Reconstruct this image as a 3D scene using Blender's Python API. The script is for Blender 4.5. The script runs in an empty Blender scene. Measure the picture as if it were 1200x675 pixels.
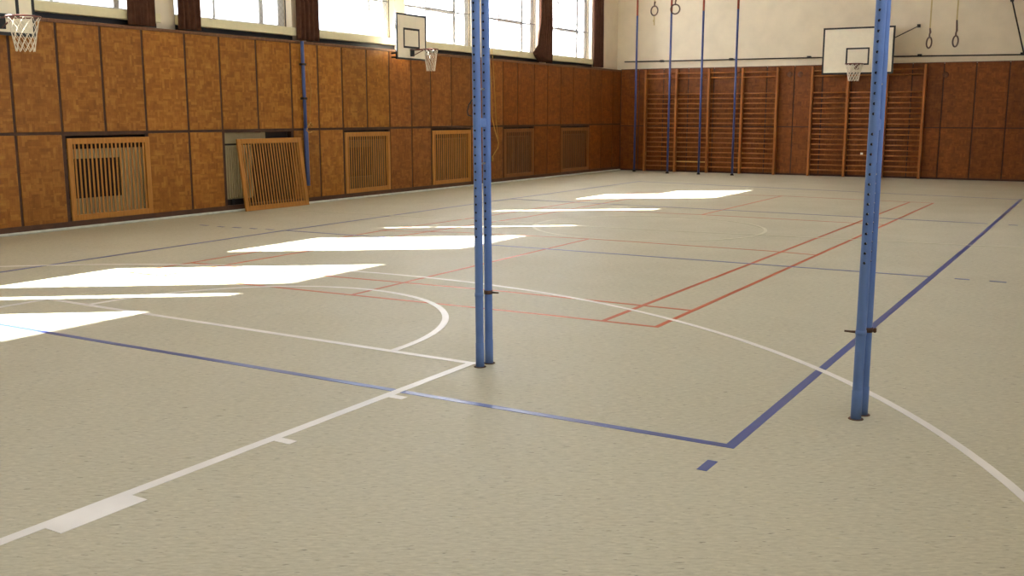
import bpy, bmesh, math, random
from mathutils import Vector, Matrix
random.seed(7)
sc = bpy.context.scene
COL = sc.collection
PI = math.pi

# ------------------------------------------------------------------ room measures (metres)
XL = -11.373          # front of the left wainscot
WX = XL - 0.16        # plaster face of the left wall
YF = 23.1025          # far left corner
SL = 0.0383           # the far wall runs slightly out of square
XR = 2.8              # right wall
YN = -6.2             # near wall
HC = 5.7              # ceiling
HP = 2.955            # wainscot height
HM = 1.372            # middle joint of the wainscot
CA = 1 / math.sqrt(1 + SL * SL); SA = SL * CA


def fw(x, z, off=0.0):
    """point on the far wall at room coordinate x, off metres out into the room"""
    return Vector((x + SA * off, YF + SL * (x - XL) - CA * off, z))


# ------------------------------------------------------------------ mesh builder
class MB:
    def __init__(self):
        self.v = []; self.f = []; self.sm = []

    def add(self, vs, fs, smooth=False):
        n = len(self.v)
        self.v += [Vector(p) for p in vs]
        for f in fs:
            self.f.append([n + i for i in f]); self.sm.append(smooth)
        return self

    def box(self, a, b, M=None):
        x0, y0, z0 = a; x1, y1, z1 = b
        vs = [Vector(p) for p in ((x0, y0, z0), (x1, y0, z0), (x1, y1, z0), (x0, y1, z0), (x0, y0, z1), (x1, y0, z1), (x1, y1, z1), (x0, y1, z1))]
        if M: vs = [M @ p for p in vs]
        return self.add(vs, [(3, 2, 1, 0), (4, 5, 6, 7), (0, 1, 5, 4), (1, 2, 6, 5), (2, 3, 7, 6), (3, 0, 4, 7)])

    def bbox(self, a, b, c=0.004, M=None):
        """box with chamfered edges"""
        bm = bmesh.new()
        bmesh.ops.create_cube(bm, size=1.0)
        s = [b[i] - a[i] for i in range(3)]
        for v in bm.verts:
            v.co = Vector([(a[i] + b[i]) / 2 + v.co[i] * s[i] for i in range(3)])
        c = min(c, min(abs(q) for q in s) * 0.45)
        bmesh.ops.bevel(bm, geom=list(bm.edges), offset=c, segments=1, affect='EDGES', profile=0.5)
        bm.normal_update(); bm.verts.index_update()
        vs = [(M @ v.co) if M else v.co.copy() for v in bm.verts]
        fs = [[v.index for v in f.verts] for f in bm.faces]
        bm.free()
        return self.add(vs, fs)

    def tube(self, pts, r, n=10, caps=True, closed=False):
        pts = [Vector(p) for p in pts]; m = len(pts)
        rs = r if isinstance(r, (list, tuple)) else [r] * m
        up = None; vs = []; fs = []
        for i, p in enumerate(pts):
            if closed: t = (pts[(i + 1) % m] - pts[i - 1]).normalized()
            else: t = (pts[min(i + 1, m - 1)] - pts[max(i - 1, 0)]).normalized()
            if up is None:
                up = Vector((0, 0, 1)) if abs(t.z) < 0.9 else Vector((1, 0, 0))
            a = t.cross(up)
            if a.length < 1e-6: a = t.orthogonal()
            a.normalize(); b = a.cross(t).normalized(); up = b
            for k in range(n):
                w = 2 * PI * k / n
                vs.append(p + (a * math.cos(w) + b * math.sin(w)) * rs[i])
        for i in range(m if closed else m - 1):
            j = (i + 1) % m
            for k in range(n):
                l = (k + 1) % n
                fs.append((i * n + k, i * n + l, j * n + l, j * n + k))
        self.add(vs, fs, True)
        if caps and not closed:
            o = len(self.v) - len(vs)
            self.f.append([o + k for k in range(n)][::-1]); self.sm.append(False)
            self.f.append([o + (m - 1) * n + k for k in range(n)]); self.sm.append(False)
        return self

    def lathe(self, prof, n=24, c=(0, 0, 0)):
        vs = []; fs = []
        for r, z in prof:
            for k in range(n):
                w = 2 * PI * k / n
                vs.append((c[0] + r * math.cos(w), c[1] + r * math.sin(w), c[2] + z))
        for i in range(len(prof) - 1):
            for k in range(n):
                l = (k + 1) % n
                fs.append((i * n + k, i * n + l, (i + 1) * n + l, (i + 1) * n + k))
        return self.add(vs, fs, True)

    def build(self, name, mat, parent=None, loc=None, bevel=0):
        org = Vector(loc) if loc is not None else Vector((0, 0, 0))
        pw = parent.get('_w') if parent is not None else None
        if pw is not None and loc is None: org = Vector(pw)
        me = bpy.data.meshes.new(name)
        me.from_pydata([tuple(p - org) for p in self.v], [], self.f)
        uv = me.uv_layers.new(name='UVMap')
        for poly in me.polygons:
            nx, ny, nz = (abs(q) for q in poly.normal)
            for li in poly.loop_indices:
                co = me.vertices[me.loops[li].vertex_index].co + org
                if nx >= ny and nx >= nz: uv.data[li].uv = (co.y, co.z)
                elif ny >= nz: uv.data[li].uv = (co.x, co.z)
                else: uv.data[li].uv = (co.x, co.y)
        for p, s in zip(me.polygons, self.sm): p.use_smooth = s
        if mat: me.materials.append(mat)
        me.update()
        o = bpy.data.objects.new(name, me); COL.objects.link(o)
        if parent is not None:
            o.parent = parent
            if loc is not None and pw is not None: o.location = org - Vector(pw)
            elif loc is not None: o.location = org
            o['_w'] = tuple(org)
        else:
            o.location = org; o['_w'] = tuple(org)
        return o


def tag(o, label=None, cat=None, group=None, kind=None):
    if label: o['label'] = label
    if cat: o['category'] = cat
    if group: o['group'] = group
    if kind: o['kind'] = kind
    return o


def empty(name, loc, label, cat, group=None):
    o = bpy.data.objects.new(name, None); COL.objects.link(o)
    o.location = loc; o['_w'] = tuple(loc); o.empty_display_size = 0.1
    return tag(o, label, cat, group)


def dup(root, loc, rz=0.0, label=None, group=None):
    r = root.copy(); COL.objects.link(r); r.location = loc; r.rotation_euler = (0, 0, rz); r['_w'] = tuple(loc)
    if label: r['label'] = label
    if group: r['group'] = group
    for ch in list(root.children):
        c = ch.copy(); COL.objects.link(c); c.parent = r
        for g in list(ch.children):
            d = g.copy(); COL.objects.link(d); d.parent = c
    return r


# ------------------------------------------------------------------ materials
def lin(r, g, b):
    def f(c):
        c /= 255.0
        return c / 12.92 if c <= 0.04045 else ((c + 0.055) / 1.055) ** 2.4
    return (f(r), f(g), f(b), 1.0)


def newmat(name):
    m = bpy.data.materials.new(name); m.use_nodes = True
    nt = m.node_tree; nt.nodes.clear()
    out = nt.nodes.new('ShaderNodeOutputMaterial'); bs = nt.nodes.new('ShaderNodeBsdfPrincipled')
    nt.links.new(bs.outputs[0], out.inputs[0])
    return m, nt, bs


def ramp(nt, fac, stops, interp='LINEAR'):
    n = nt.nodes.new('ShaderNodeValToRGB'); cr = n.color_ramp; cr.interpolation = interp
    while len(cr.elements) < len(stops): cr.elements.new(0.5)
    for e, (p, c) in zip(cr.elements, stops): e.position = p; e.color = c
    nt.links.new(fac, n.inputs[0]); return n.outputs[0]


def noise(nt, vec, scale, detail=3, rough=0.55):
    n = nt.nodes.new('ShaderNodeTexNoise'); n.inputs['Scale'].default_value = scale
    n.inputs['Detail'].default_value = detail; n.inputs['Roughness'].default_value = rough
    if vec is not None: nt.links.new(vec, n.inputs['Vector'])
    return n.outputs[0]


def mapping(nt, src, scale=(1, 1, 1), rot=(0, 0, 0), loc=(0, 0, 0)):
    m = nt.nodes.new('ShaderNodeMapping')
    m.inputs['Scale'].default_value = scale; m.inputs['Rotation'].default_value = rot; m.inputs['Location'].default_value = loc
    nt.links.new(src, m.inputs['Vector']); return m.outputs[0]


def mix(nt, fac, a, b, mode='MIX'):
    n = nt.nodes.new('ShaderNodeMix'); n.data_type = 'RGBA'; n.blend_type = mode
    for s, v in ((0, fac), (6, a), (7, b)):
        if isinstance(v, (int, float)): n.inputs[s].default_value = v
        elif isinstance(v, tuple): n.inputs[s].default_value = v
        else: nt.links.new(v, n.inputs[s])
    return n.outputs[2]


def coords(nt, what='UV'):
    return nt.nodes.new('ShaderNodeTexCoord').outputs[what]


def simple(name, rgb, rough=0.6, metal=0.0, var=0.06, scale=9.0, spec=0.5):
    m, nt, bs = newmat(name)
    c = lin(*rgb)
    d = tuple(max(0, q * (1 - 2.2 * var)) for q in c[:3]) + (1,)
    e = tuple(min(1, q * (1 + var)) for q in c[:3]) + (1,)
    f = noise(nt, coords(nt, 'Object'), scale)
    nt.links.new(ramp(nt, f, [(0.3, d), (0.7, e)]), bs.inputs['Base Color'])
    bs.inputs['Roughness'].default_value = rough; bs.inputs['Metallic'].default_value = metal
    bs.inputs['Specular IOR Level'].default_value = spec
    return m


def wood_mosaic(name, dark, mid, light, rough=0.5):
    """basket-laid mosaic of short wood strips"""
    m, nt, bs = newmat(name)
    uv = coords(nt, 'UV')
    oi = nt.nodes.new('ShaderNodeObjectInfo')
    def brick(rot, loc):
        b = nt.nodes.new('ShaderNodeTexBrick')
        b.offset = 0.37; b.squash = 1.0
        b.inputs['Scale'].default_value = 1.0
        b.inputs['Brick Width'].default_value = 0.17; b.inputs['Row Height'].default_value = 0.042
        b.inputs['Mortar Size'].default_value = 0.0012; b.inputs['Bias'].default_value = 0.0
        b.inputs['Color1'].default_value = (0, 0, 0, 1); b.inputs['Color2'].default_value = (1, 1, 1, 1)
        b.inputs['Mortar'].default_value = (0.12, 0.12, 0.12, 1)
        nt.links.new(mapping(nt, uv, rot=(0, 0, rot), loc=loc), b.inputs['Vector'])
        return b.outputs['Color']
    ch = nt.nodes.new('ShaderNodeTexChecker'); ch.inputs['Scale'].default_value = 1 / 0.168
    nt.links.new(uv, ch.inputs['Vector'])
    f = mix(nt, ch.outputs['Fac'], brick(0, (0.03, 0.01, 0)), brick(PI / 2, (0.011, 0.04, 0)))
    g = noise(nt, uv, 5.5, 4, 0.6)
    gr = noise(nt, mapping(nt, uv, (60, 8, 1)), 1.0, 3, 0.6)
    f2 = mix(nt, 0.68, f, g)
    f3 = mix(nt, 0.22, f2, gr)
    c = ramp(nt, f3, [(0.24, lin(*dark)), (0.5, lin(*mid)), (0.82, lin(*light))])
    hs = nt.nodes.new('ShaderNodeHueSaturation')
    mr = nt.nodes.new('ShaderNodeMapRange'); mr.inputs[3].default_value = 0.86; mr.inputs[4].default_value = 1.12
    nt.links.new(oi.outputs['Random'], mr.inputs[0]); nt.links.new(mr.outputs[0], hs.inputs['Value'])
    nt.links.new(c, hs.inputs['Color'])
    nt.links.new(hs.outputs[0], bs.inputs['Base Color'])
    bs.inputs['Roughness'].default_value = rough; bs.inputs['Specular IOR Level'].default_value = 0.3
    return m


def wood_plain(name, dark, light, rough=0.45):
    m, nt, bs = newmat(name)
    v = mapping(nt, coords(nt, 'Object'), (14, 14, 1.6))
    f = noise(nt, v, 2.0, 4, 0.6)
    nt.links.new(ramp(nt, f, [(0.3, lin(*dark)), (0.7, lin(*light))]), bs.inputs['Base Color'])
    bs.inputs['Roughness'].default_value = rough; bs.inputs['Specular IOR Level'].default_value = 0.35
    return m


def floor_mat():
    m, nt, bs = newmat('linoleum')
    uv = coords(nt, 'UV')
    uvr = mapping(nt, uv, rot=(0, 0, -0.54))
    big = noise(nt, uv, 0.35, 3, 0.6)
    base = ramp(nt, big, [(0.3, lin(*FLOOR_A)), (0.7, lin(*FLOOR_B))])
    m1 = noise(nt, mapping(nt, uvr, (22, 70, 1)), 1.0, 3, 0.6)
    c1 = mix(nt, ramp(nt, m1, [(0.46, (0, 0, 0, 1)), (0.72, (0.55, 0.55, 0.55, 1))]), base, lin(*[q + 22 for q in FLOOR_B]))
    m1b = noise(nt, mapping(nt, uvr, (18, 62, 1), loc=(3, 7, 0)), 1.0, 3, 0.6)
    c1 = mix(nt, ramp(nt, m1b, [(0.48, (0, 0, 0, 1)), (0.75, (0.5, 0.5, 0.5, 1))]), c1, lin(*[q - 30 for q in FLOOR_A]))
    # dark flecks
    m2 = noise(nt, mapping(nt, uvr, (17, 80, 1), loc=(5, 2, 0)), 1.0, 2, 0.5)
    c2 = mix(nt, ramp(nt, m2, [(0.665, (0, 0, 0, 1)), (0.73, (0.85, 0.85, 0.85, 1))]), c1, lin(104, 100, 92))
    m3 = noise(nt, mapping(nt, uvr, (16, 60, 1), loc=(11, 4, 0)), 1.0, 2, 0.5)
    c3 = mix(nt, ramp(nt, m3, [(0.68, (0, 0, 0, 1)), (0.78, (0.4, 0.4, 0.4, 1))]), c2, lin(205, 192, 130))
    nt.links.new(c3, bs.inputs['Base Color'])
    r = ramp(nt, noise(nt, uv, 1.3, 4, 0.6), [(0.3, (0.46, 0.46, 0.46, 1)), (0.7, (0.58, 0.58, 0.58, 1))])
    nt.links.new(r, bs.inputs['Roughness'])
    bs.inputs['Specular IOR Level'].default_value = 0.2
    return m


def paint_blue():
    m, nt, bs = newmat('blue_paint')
    oc = coords(nt, 'Object')
    f = noise(nt, oc, 6.0, 3)
    c = ramp(nt, f, [(0.3, lin(*BLUE_A)), (0.7, lin(*BLUE_B))])
    w = noise(nt, mapping(nt, oc, (30, 30, 14)), 1.0, 4, 0.65)
    c = mix(nt, ramp(nt, w, [(0.69, (0, 0, 0, 1)), (0.73, (1, 1, 1, 1))]), c, lin(60, 62, 72))
    nt.links.new(c, bs.inputs['Base Color'])
    bs.inputs['Roughness'].default_value = 0.5; bs.inputs['Specular IOR Level'].default_value = 0.4
    return m


def frosted(name, t):
    m, nt, bs = newmat(name)
    nt.nodes.remove(bs)
    out = [n for n in nt.nodes if n.type == 'OUTPUT_MATERIAL'][0]
    tr = nt.nodes.new('ShaderNodeBsdfTranslucent'); tr.inputs[0].default_value = (t, t * 1.01, t * 1.03, 1)
    gl = nt.nodes.new('ShaderNodeBsdfGlossy'); gl.inputs['Roughness'].default_value = 0.25
    mx = nt.nodes.new('ShaderNodeMixShader'); mx.inputs[0].default_value = 0.05
    nt.links.new(tr.outputs[0], mx.inputs[1]); nt.links.new(gl.outputs[0], mx.inputs[2])
    nt.links.new(mx.outputs[0], out.inputs[0])
    return m


def clear_glass():
    m, nt, bs = newmat('window_glass')
    nt.nodes.remove(bs)
    out = [n for n in nt.nodes if n.type == 'OUTPUT_MATERIAL'][0]
    tr = nt.nodes.new('ShaderNodeBsdfTransparent'); tr.inputs[0].default_value = (0.93, 0.95, 0.95, 1)
    gl = nt.nodes.new('ShaderNodeBsdfGlossy'); gl.inputs['Roughness'].default_value = 0.03
    fr = nt.nodes.new('ShaderNodeFresnel'); fr.inputs[0].default_value = 1.45
    mx = nt.nodes.new('ShaderNodeMixShader')
    ge = nt.nodes.new('ShaderNodeNewGeometry'); mt = nt.nodes.new('ShaderNodeMath'); mt.operation = 'SUBTRACT'; mt.use_clamp = True
    nt.links.new(fr.outputs[0], mt.inputs[0]); nt.links.new(ge.outputs['Backfacing'], mt.inputs[1])
    nt.links.new(mt.outputs[0], mx.inputs[0]); nt.links.new(tr.outputs[0], mx.inputs[1]); nt.links.new(gl.outputs[0], mx.inputs[2])
    nt.links.new(mx.outputs[0], out.inputs[0])
    return m


FLOOR_A, FLOOR_B = (180, 173, 153), (189, 182, 162)
BLUE_A, BLUE_B = (84, 111, 166), (98, 127, 184)
M = {}
M['floor'] = floor_mat()
M['white_tape'] = simple('white_tape', (228, 222, 220), 0.36, var=0.05, scale=3)
M['worn_tape'] = simple('worn_white_tape', (200, 194, 170), 0.4, var=0.06, scale=3)
M['blue_tape'] = simple('blue_tape', (62, 78, 146), 0.3, var=0.08, scale=2, spec=0.3)
M['red_tape'] = simple('red_tape', (192, 88, 44), 0.4, var=0.1, scale=1.2, spec=0.25)
M['cream'] = simple('cream_plaster', (228, 215, 192), 0.85, var=0.03, scale=2.5, spec=0.2)
M['ceiling'] = simple('ceiling_white', (232, 226, 210), 0.9, var=0.02, scale=2, spec=0.1)
M['sill'] = simple('sill_paint', (214, 204, 168), 0.55, var=0.03)
M['frame_white'] = simple('frame_paint', (205, 203, 205), 0.5, var=0.04)
M['mosaic'] = wood_mosaic('mosaic_wood', (118, 70, 20), (146, 92, 30), (180, 126, 54))
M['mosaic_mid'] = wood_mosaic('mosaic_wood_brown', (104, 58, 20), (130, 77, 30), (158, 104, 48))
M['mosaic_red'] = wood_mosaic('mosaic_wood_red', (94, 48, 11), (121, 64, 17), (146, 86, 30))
M['batten'] = simple('dark_batten', (70, 42, 25), 0.7, var=0.15)
M['ledge'] = wood_plain('ledge_wood', (96, 62, 40), (122, 84, 56))
M['grille'] = wood_plain('grille_wood', (158, 104, 42), (184, 128, 60))
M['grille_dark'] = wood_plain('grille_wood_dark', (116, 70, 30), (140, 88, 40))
M['bars'] = wood_plain('bar_wood', (150, 88, 36), (176, 110, 52), 0.4)
M['bar_new'] = wood_plain('pale_bar_wood', (204, 160, 80), (220, 178, 98), 0.4)
M['blue'] = paint_blue()
M['pole_blue'] = simple('pole_blue', (58, 72, 128), 0.4)
M['pole_red'] = simple('pole_red', (150, 66, 40), 0.45)
M['wall_pole'] = simple('wall_pole_blue', (62, 84, 140), 0.4)
M['iron'] = simple('dark_iron', (52, 46, 44), 0.5, metal=0.3, var=0.15)
M['steel'] = simple('steel', (150, 146, 140), 0.4, metal=0.8)
M['rust'] = simple('rusty_iron', (88, 62, 46), 0.7, metal=0.2, var=0.2, scale=30)
M['board'] = simple('board_white', (232, 222, 200), 0.5, var=0.02)
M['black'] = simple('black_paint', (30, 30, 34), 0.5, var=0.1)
M['rim'] = simple('rim_red', (112, 66, 58), 0.45)
M['net'] = simple('net_cord', (226, 216, 198), 0.8, var=0.03)
M['curtain'] = simple('brown_curtain', (84, 54, 40), 0.9, var=0.12, scale=12, spec=0.1)
M['ring'] = simple('ring_leather', (84, 60, 48), 0.6, var=0.15)
M['rosette'] = simple('rosette_bronze', (108, 66, 36), 0.6, var=0.1)
M['strap'] = simple('strap_webbing', (192, 170, 122), 0.85)
M['rope'] = simple('cord_yellow', (176, 138, 70), 0.85)
M['radiator'] = simple('radiator_paint', (166, 150, 112), 0.5, var=0.04)
M['recess'] = simple('recess_shade', (40, 26, 17), 0.8, var=0.1)  # near-black brown paints the recess shade seen between grille slats
M['radiator_shaded'] = simple('radiator_shaded_paint', (74, 58, 40), 0.5, var=0.06)  # radiator colour darkened to paint shade behind the farther grilles
M['skirt'] = simple('pale_skirting', (206, 208, 200), 0.5)
M['plinth'] = simple('plinth_brown', (84, 52, 32), 0.6, var=0.12)
M['frost'] = frosted('frosted_glass', 0.78); M['frost_mid'] = frosted('dimmed_frosted_glass', 0.45); M['frost_block'] = frosted('light_blocking_glass', 0.06)  # dimmer panes are made up to hold back light, nearly opaque out of view
M['glass'] = clear_glass()

# ------------------------------------------------------------------ floor and its markings
floor = MB().box((XL - 0.6, YN - 0.3, -0.2), (XR + 0.3, 24.2, 0)).build('floor', M['floor'])
tag(floor, 'speckled beige linoleum gym floor with coloured court lines', 'floor', kind='structure')


def strip(name, pts, w, mat, z, label, closed=False):
    """a flat tape of width w along a polyline on the floor"""
    P = [Vector((p[0], p[1], 0)) for p in pts]; n = len(P); L = []; R = []
    for i in range(n):
        if closed: t = (P[(i + 1) % n] - P[i - 1])
        else: t = (P[min(i + 1, n - 1)] - P[max(i - 1, 0)])
        t.normalize(); q = Vector((-t.y, t.x, 0)) * (w / 2)
        L.append(P[i] + q); R.append(P[i] - q)
    vs = []
    for a, b in zip(L, R):
        vs += [(a.x, a.y, z), (b.x, b.y, z), (a.x, a.y, 0.0), (b.x, b.y, 0.0)]
    fs = []
    for i in range(n if closed else n - 1):
        a, b = 4 * i, 4 * ((i + 1) % n)
        fs += [(a, a + 1, b + 1, b), (a + 2, a, b, b + 2), (a + 1, a + 3, b + 3, b + 1)]
    if not closed:
        e = 4 * (n - 1)
        fs += [(2, 3, 1, 0), (e, e + 1, e + 3, e + 2)]
    o = MB().add(vs, fs).build(name, mat, floor)
    if label: o['label'] = label
    return o


def circ(cx, cy, rx, ry, a0, a1, n):
    return [(cx + rx * math.cos(a0 + (a1 - a0) * i / n), cy + ry * math.sin(a0 + (a1 - a0) * i / n)) for i in range(n + 1)]


ZR, ZB, ZW = 0.0012, 0.0018, 0.0024
B, W_, Rd = M['blue_tape'], M['white_tape'], M['red_tape']
# volleyball court
strip('blue_court_line', [(-9.2, -0.10), (-5.879, -0.085), (0.03, 0.05)], 0.052, B, ZB, 'blue end line running across in front of the posts')
strip('blue_court_line', [(0.004, 0.024), (0.0, 9.0), (-0.055, 17.6)], 0.055, B, ZB + 0.0001, 'thick blue side line running away to the far wall')
strip('blue_court_line', [(0.004, -0.200), (0.004, -0.352)], 0.05, B, ZB, 'short blue service mark')
strip('blue_court_line', [(-8.63, 5.94), (-4.56, 6.13), (0, 6.30)], 0.05, B, ZB, 'nearer blue attack line')
strip('blue_court_line', [(-8.72, 12.33), (-0.1, 12.24)], 0.05, B, ZB, 'farther blue attack line')
strip('blue_court_line', [(-8.40, -0.09), (-8.44, 1.5), (-8.63, 5.94), (-8.72, 12.33), (-8.70, 18.6)], 0.05, B, ZB, 'blue side line along the windows')
strip('blue_court_line', [(-8.72, 18.55), (-0.05, 17.45)], 0.05, B, ZB, 'blue end line by the far wall')
for a, b in (((0.22, 6.30), (0.357, 6.30)), ((0.54, 6.315), (0.692, 6.315)), ((0.19, 12.22), (0.32, 12.22)),
             ((-10.22, 5.81), (-10.06, 5.81)), ((-9.83, 5.80), (-9.71, 5.80)), ((-9.56, 5.845), (-9.42, 5.845)), ((-9.256, 5.88), (-9.13, 5.88)), ((-8.97, 5.915), (-8.83, 5.915))):
    strip('blue_dash', [a, b], 0.05, B, ZB, None)
# basketball court
strip('white_court_line', [(-6.63, 0.80), (-2.015, 0.80)], 0.055, W_, ZW, 'white free throw line')
strip('white_court_line', [(-2.04, 0.81), (-2.04, -5.1)], 0.06, W_, ZW + 0.0001, 'white lane line with marks, nearer the post')
strip('white_court_line', [(-6.60, 0.81), (-6.56, -5.1)], 0.06, W_, ZW + 0.0001, 'white lane line under the sun patch')
strip('white_court_line', [(-1.962, -1.937), (-1.962, -2.352)], 0.105, W_, ZW, 'broad white neutral block on the lane line')
strip('white_court_line', [(-2.02, -1.045), (-1.905, -1.045)], 0.058, W_, ZW, 'small white lane mark')
strip('white_court_line', [(-2.02, -0.108), (-1.912, -0.108)], 0.058, W_, ZW, 'small white lane mark beside the blue line')
strip('white_court_line', circ(-4.38, 0.83, 1.665, 1.86, 0, PI, 48), 0.055, W_, ZW, 'white free throw half circle')
a0 = math.asin((-1.2 + 2.8) / 6.39)
strip('white_court_line', circ(-4.36, -2.8, 6.36, 6.36, -0.1, PI + 0.1, 96), 0.052, W_, ZW, 'white three point arc')
strip('white_court_line', [(-11.0, 8.3), (-4.3, 8.75), (0.62, 9.34), (2.0, 9.5)], 0.05, M['worn_tape'], ZW, 'white halfway line')
strip('white_court_line', circ(-4.35, 9.05, 1.70, 1.65, 0, 2 * PI, 64)[:-1], 0.05, M['worn_tape'], ZW, 'white centre circle', closed=True)
# badminton court
strip('red_court_line', [(-7.30, 2.20), (-5.24, 2.33), (-2.42, 2.50), (-1.44, 2.53)], 0.042, Rd, ZR, 'red back line')
strip('red_court_line', [(-7.28, 3.03), (-5.16, 3.12), (-3.41, 3.27), (-1.43, 3.31)], 0.042, Rd, ZR, 'red long service line')
strip('red_court_line', [(-1.445, 2.51), (-1.40, 15.71)], 0.044, Rd, ZR + 0.0001, 'red outer side line on the posts side')
strip('red_court_line', [(-1.905, 2.51), (-1.82, 15.68)], 0.044, Rd, ZR + 0.0001, 'red inner side line on the posts side')
strip('red_court_line', [(-4.405, 2.38), (-4.45, 7.33)], 0.042, Rd, ZR + 0.0001, 'red centre line')
strip('red_court_line', [(-4.338, 11.28), (-4.334, 15.92)], 0.042, Rd, ZR + 0.0001, 'red centre line on the far half')
strip('red_court_line', [(-7.4, 6.65), (-6.36, 7.05), (-4.45, 7.33), (-2.04, 7.39), (-1.43, 7.33)], 0.04, Rd, ZR, 'red short service line')
strip('red_court_line', [(-7.25, 10.95), (-4.34, 11.28), (-1.41, 11.26)], 0.04, Rd, ZR, 'red short service line on the far half')
strip('red_court_line', [(-7.26, 2.19), (-7.27, 3.03), (-7.42, 6.65), (-7.26, 9.42), (-7.25, 15.2)], 0.042, Rd, ZR, 'red outer side line on the window side')
strip('red_court_line', [(-6.80, 2.23), (-6.82, 4.1), (-6.82, 6.1), (-6.64, 9.47), (-6.75, 15.2)], 0.042, Rd, ZR, 'red inner side line on the window side')
strip('red_court_line', [(-7.25, 15.2), (-4.33, 15.9), (-1.39, 15.70)], 0.04, Rd, ZR, 'red far back line')

# ------------------------------------------------------------------ left wall, wainscot
lowopen = [(4.46, 5.92), (7.44, 9.09), (10.51, 11.95), (13.42, 14.98), (16.42, 17.91), (19.34, 21.04)]
seamsL = [-6.2, -5.35, -4.63, -3.9, -3.05, -2.2, -1.5, -0.78, 0.05, 0.85, 1.58, 2.3, 3.0, 3.70, 4.42, 5.14, 5.88, 6.70, 7.42, 8.25, 9.10, 9.81, 10.49, 11.23, 11.95,
          12.70, 13.40, 14.19, 14.99, 15.70, 16.40, 17.09, 17.92, 18.61, 19.33, 20.05, 21.05, 21.80, 22.55, 23.10]
ws = lambda k: 6.67 + 3.03 * (k - 2)      # where each window opening starts along the wall
WL = 2.66
ks = range(-2, 7)
mb = MB().box((WX - 0.36, YN - 0.3, -0.2), (WX, 24.0, 3.045))
mb.box((WX - 0.36, YN - 0.3, 5.46), (WX, 24.0, HC))
prev = YN - 0.3
for k in ks:
    mb.box((WX - 0.36, prev, 3.045), (WX, ws(k), 5.46)); prev = ws(k) + WL
mb.box((WX - 0.36, prev, 3.045), (WX, 24.0, 5.46))
wall_left = mb.build('wall_left', M['cream'])
tag(wall_left, 'cream window wall above a dark wood wainscot', 'wall', kind='structure')
G = 0.021
for i in range(len(seamsL) - 1):
    a, b = seamsL[i], seamsL[i + 1]
    mid = (a + b) / 2
    mm = M['mosaic'] if mid < 11.95 else (M['mosaic_mid'] if mid < 16.5 else M['mosaic_red'])  # redder panels; colour steps darker to carry the dimming towards the far corner
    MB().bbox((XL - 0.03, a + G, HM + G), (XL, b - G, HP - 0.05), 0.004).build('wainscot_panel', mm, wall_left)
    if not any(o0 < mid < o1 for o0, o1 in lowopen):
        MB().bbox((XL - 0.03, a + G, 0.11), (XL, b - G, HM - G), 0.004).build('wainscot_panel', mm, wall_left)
mb = MB()
for s in seamsL:
    mb.box((XL - 0.055, s - 0.04, HM - 0.04), (XL - 0.012, s + 0.04, HP - 0.05))
    if not any(o0 + 0.1 < s < o1 - 0.1 for o0, o1 in lowopen):
        mb.box((XL - 0.055, s - 0.04, 0.1), (XL - 0.012, s + 0.04, HM - 0.04))
mb.box((XL - 0.057, YN, HM - 0.035), (XL - 0.013, YF, HM + 0.04))
for o0, o1 in lowopen:      # cheeks of the radiator recesses
    mb.box((WX, o0 - 0.06, 0.1), (XL - 0.058, o0 - 0.01, HM)); mb.box((WX, o1 + 0.01, 0.1), (XL - 0.058, o1 + 0.06, HM))
mb.build('batten', M['batten'], wall_left)
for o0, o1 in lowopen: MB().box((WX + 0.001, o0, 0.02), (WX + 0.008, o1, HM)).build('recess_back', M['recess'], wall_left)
MB().bbox((WX + 0.001, YN, HP - 0.05), (XL + 0.015, YF, HP), 0.006).build('ledge', M['ledge'], wall_left)
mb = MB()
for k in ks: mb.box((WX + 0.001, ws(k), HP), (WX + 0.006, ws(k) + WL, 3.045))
mb.build('slot_shade', M['black'], wall_left)  # black strips stand for the shade in the gap under the sills
bl = MB().box((XL - 0.06, YN, 0.0), (XL - 0.005, YF, 0.11)).build('baseboard_left', M['plinth'])
tag(bl, 'dark brown plinth under the left wainscot', 'baseboard', kind='structure')
tr = MB().bbox((XL - 0.003, YN, 0.0), (XL + 0.045, YF - 0.03, 0.035), 0.01).build('trim_1', M['skirt'])
tag(tr, 'pale cove strip along the foot of the left wall', 'trim', kind='structure')

# ------------------------------------------------------------------ windows
GX = WX - 0.21      # glazing plane
Z0, Z1, ZT = 3.185, 5.45, 3.925
wnames = {1: 'high gridded window directly behind the nearest wall backboard', 2: 'high gridded window above the leaning radiator grille',
          3: 'high gridded window between the leaning blue pole and the middle backboard', 4: 'high gridded window partly hidden by the middle backboard',
          5: 'high gridded window just beyond the left gym post', 6: 'high gridded window closest to the far corner'}


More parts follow.
